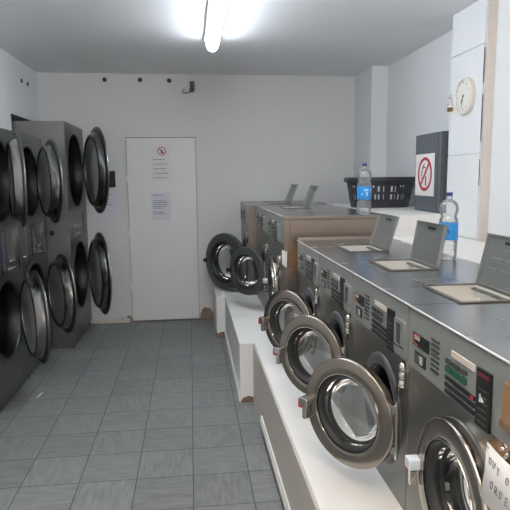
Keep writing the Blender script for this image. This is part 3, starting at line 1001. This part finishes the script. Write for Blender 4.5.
m = MB(); text_rows(m, [.75, 0, 0, .8, .95, .95, .9, .65, 0, .62, .8], -.083, .165, .130, .0205, .010, -.0018, 5); m.build('writing', 'soft_ink', t, smooth=0)
t = thing('wall_notice', 'bluish paper notice on the back wall behind the open dryer doors', 'notice', (-.865, YB - .0015, 1.325))
MB().box(-.105, .105, -.001, .0005, -.150, .150).build('sheet', 'paper_blue', t, smooth=0)
m = MB(); text_rows(m, [.7, .2, .55, .5, .7], -.083, .165, .125, .026, .008, -.0018, 8); m.build('writing', 'soft_ink', t, smooth=0)
t = thing('wall_box', 'small black wall box above the bluish notice', 'wall box', (-.828, YB, 1.618))
MB().box(-.040, .040, -.028, 0, -.088, .088).build('casing', 'black', t, smooth=0, bevel=.006)
MB().box(-.026, .026, -.031, -.027, -.068, .020).build('cover', 'rubber', t, smooth=0, bevel=.002)

# capped pipe holes
for x, z, l in ((-.857, 2.672, 'dark round vent plug on the back wall, leftmost of the three by the ceiling'),
                (-.484, 2.674, 'dark round vent plug on the back wall, middle of the three by the ceiling'),
                (-.174, 2.669, 'dark round vent plug on the back wall, above the door nearest the CCTV camera')):
    m = MB(); m.lathe([(.024, 0), (.024, .006), (.018, .010), (.014, .005), (0, .005)], T((x, YB, z)) @ RZ(-PI / 2), 20)
    o = MB(); 
    ob = m.build('vent_plug', 'vent_grey', None, 45)
    tag(ob, l, 'vent plug', 'round plugs along the top of the back wall')
for y, z, l in ((2.235, 2.557, 'dark wall plug high on the left wall, nearer of the pair'),
                (2.440, 2.560, 'dark wall plug high on the left wall, farther of the pair')):
    m = MB(); m.lathe([(.020, 0), (.020, .006), (.014, .010), (0, .006)], T((XL, y, z)), 18)
    tag(m.build('wall_plug', 'vent_grey', None, 45), l, 'wall plug', 'plugs on the left wall')
# little CCTV camera in two housings, with its cable
t = thing('cctv_camera', 'small dark CCTV camera with loose cable high on the back wall', 'cctv camera', (.072, YB, 2.60))
MB().bevbox(-.060, -.004, -.026, .024, .004, .056, .006, mat=RZ(PI / 2) @ T((0, 0, 0)) ).build('upper_housing', 'bulkhead', t, bevel=.004)
m = MB(); m.lathe([(0, -.075), (.018, -.073), (.027, -.055), (.028, -.02), (.012, 0)], T((0, 0, -.026)) @ RZ(PI / 2), 22)
m.build('lower_housing', 'bulkhead', t, 50)
m = MB(); m.tube([(0, -.03, -.045), (-.030, -.03, -.058), (-.065, -.02, -.066), (-.092, -.012, -.058), (-.105, -.006, -.044), (-.098, -.002, -.030), (-.085, -.001, -.020)], .0045)
m.build('cable', 'bulkhead', t)

# out of order note on the nearest washer, drawn by hand
S = {'O': [[(.5, 0), (.12, .18), (0, .5), (.12, .85), (.5, 1), (.88, .85), (1, .5), (.88, .18), (.5, 0)]],
     'U': [[(0, 1), (.05, .3), (.35, 0), (.7, .1), (.95, .5), (1, 1)]], 'T': [[(0, 1), (1, .95)], [(.55, .97), (.5, 0)]],
     'F': [[(.1, 0), (.1, 1), (.9, .95)], [(.1, .5), (.7, .5)]],
     'R': [[(.05, 0), (.05, 1), (.7, .95), (.85, .7), (.6, .48), (.05, .45)], [(.4, .47), (.95, 0)]],
     'D': [[(.05, 0), (.05, 1), (.6, .92), (.95, .5), (.6, .08), (.05, 0)]],
     'E': [[(.9, 1), (.1, 1), (.1, 0), (.9, .03)], [(.1, .5), (.75, .5)]]}
t = thing('paper_note', 'white handwritten out of order note taped to the nearest washer', 'note', (X1 - .030, -2.323, .988))
t.rotation_euler = (math.radians(2), 0, 0)
nw = .205
k = 12
vs = []; fs = []
for i in range(k + 1):
    y = -nw * i / k
    xb = -.006 * math.sin(PI * i / k)
    for z, ex in ((0, 0), (-.07, -.002), (-.140, -.008)):
        vs.append((xb + ex, y, z)); 
for i in range(k):
    for j in range(2):
        fs.append((3 * i + j, 3 * i + j + 1, 3 * (i + 1) + j + 1, 3 * (i + 1) + j))
m = MB(); m.add(vs, fs); sh = m.build('sheet', 'paper', t, 60)
sd = sh.modifiers.new('thick', 'SOLIDIFY'); sd.thickness = .0006
def write(s, y, z, h, adv, seed):
    m = MB()
    rr = random.Random(seed)
    for ch in s:
        if ch != ' ':
            jz = rr.uniform(-.003, .003); ww = h * .62
            for st in S[ch]:
                m.tube([(-.0016 - .006 * math.sin(PI * min(1, max(0, -(y - p[0] * ww) / nw))) - .008 * max(0, -(z + p[1] * h) / .14) ** 1.4, y - p[0] * ww, z + jz + p[1] * h) for p in st], .0009, 5)
        y -= adv
    m.build('handwritten_word', 'soft_ink', t)
write('OUT', -.022, -.046, .017, .019, 2)
write('OF', -.100, -.046, .017, .019, 3)
write('ORDER', -.040, -.092, .018, .022, 4)
m = MB(); m.box(.002, .003, -.045, .012, -.01, .052); m.box(.004, .030, -.045, .012, .044, .046)
m = MB(); m.add([(.034, .030, .034), (.034, -.050, .040), (.034, -.056, .016), (-.001, -.060, -.012), (-.001, -.020, -.016), (-.001, .004, -.010), (.034, .020, .012)], [(0, 1, 2, 6), (6, 2, 3, 4, 5)])
o = m.build('tape', 'tape', t, 40); sd = o.modifiers.new('thick', 'SOLIDIFY'); sd.thickness = .0008
# cardboard covering the coin slot of the nearest washer
t = thing('cardboard_patch', 'brown cardboard patch covering the coin slot of the nearest washer', 'cardboard', (X1 - .0125, -2.391, 1.096))
MB().bevbox(-.005, .004, -.044, .036, -.048, .052, .003).build('card', 'card', t)
m = MB(); m.box(-.0062, -.0048, -.046, .042, -.058, -.040); m.build('tape', 'tape', t, smooth=0)
# brown tape and paper tag on the side of the middle row
t = thing('taped_tag', 'white paper tag held by torn brown tape on the beige side panel', 'tag', (.665, .3222, 1.03))
pts = [(.050, .115), (.108, .118), (.104, .06), (.112, .0), (.090, -.05), (.094, -.10), (.060, -.095), (.052, -.04), (.020, -.06), (.0, -.055), (.012, .0), (.0, .05), (.030, .07)]
m = MB(); m.prism([(-x, z) for x, z in pts], -.0008, .0, RZ(PI / 2) ); o = m.build('tape', 'tape', t, smooth=0)
m = MB(); m.prism([(.016, .085), (-.022, .070), (-.018, -.045), (.014, -.018)], -.003, -.0015, RZ(PI / 2)); m.build('paper_slip', 'paper', t, smooth=0)
# scrap on the floor
m = MB(); m.add([(-.008, -.05, .001), (.004, -.052, .003), (.022, .05, .001), (.012, .054, .004), (.004, 0, .006)], [(0, 1, 4), (1, 2, 4), (2, 3, 4), (3, 0, 4)])
o = m.build('paper_scrap', 'paper', None, 0, loc=(-1.155, .70, 0)); tag(o, 'thin white paper scrap on the floor tiles beside the dryers', 'scrap')
sd = o.modifiers.new('thick', 'SOLIDIFY'); sd.thickness = .0006

# ------------------------------------------------------------------ light
def area(name, loc, rot, sx, sy, power, col):
    l = bpy.data.lights.new(name, 'AREA'); l.shape = 'RECTANGLE'; l.size = sx; l.size_y = sy
    l.energy = power; l.color = col
    o = bpy.data.objects.new(name, l); COL.objects.link(o); o.location = loc; o.rotation_euler = rot
    return o
# daylight coming through the shop window behind the photographer
area('window_daylight', ((WX0 + WX1) / 2, YF - .03, (WZ0 + WZ1) / 2), (PI / 2, 0, 0), WX1 - WX0 - .1, WZ1 - WZ0 - .1, 25, (1.0, .93, .86))
# unseen tube added behind the camera to light the near end
m = MB(); m.lathe([(r, h - 3.05) for r, h in pr], T((.228, 0, HC - .072)) @ RZ(PI / 2), 24)
struct(m.build('added_tube', 'tube_warm', None, 60), 'unseen tube added to light the near end')
w = bpy.data.worlds.new('daylight'); sc.world = w; w.use_nodes = True
bg = w.node_tree.nodes['Background']
sky = w.node_tree.nodes.new('ShaderNodeTexSky'); sky.sky_type = 'HOSEK_WILKIE'
w.node_tree.links.new(sky.outputs[0], bg.inputs[0]); bg.inputs[1].default_value = .6

# ------------------------------------------------------------------ camera
f, cx, cy, cz, yaw, pitch, roll = 559.1113, .0223, -3.5104, 1.6154, .1137, .1371, -.01
sy, cyw = math.sin(yaw), math.cos(yaw); sp_, cp_ = math.sin(pitch), math.cos(pitch)
fwd = Vector((sy * cp_, cyw * cp_, -sp_)); right = Vector((cyw, -sy, 0)); up = right.cross(fwd)
cr, sr = math.cos(roll), math.sin(roll)
r2 = right * cr + up * sr; u2 = -right * sr + up * cr
cam = bpy.data.cameras.new('camera'); co = bpy.data.objects.new('camera', cam); COL.objects.link(co)
mt = Matrix(((r2.x, u2.x, -fwd.x, cx), (r2.y, u2.y, -fwd.y, cy), (r2.z, u2.z, -fwd.z, cz), (0, 0, 0, 1)))
co.matrix_world = mt
cam.sensor_fit = 'HORIZONTAL'; cam.sensor_width = 36; cam.lens = 36 * f / 510
cam.clip_start = .05
sc.camera = co
vs_ = sc.view_settings
vs_.view_transform = 'Standard'; vs_.look = 'None'; vs_.gamma = 1; vs_.use_curve_mapping = False
vs_.exposure = 0.55
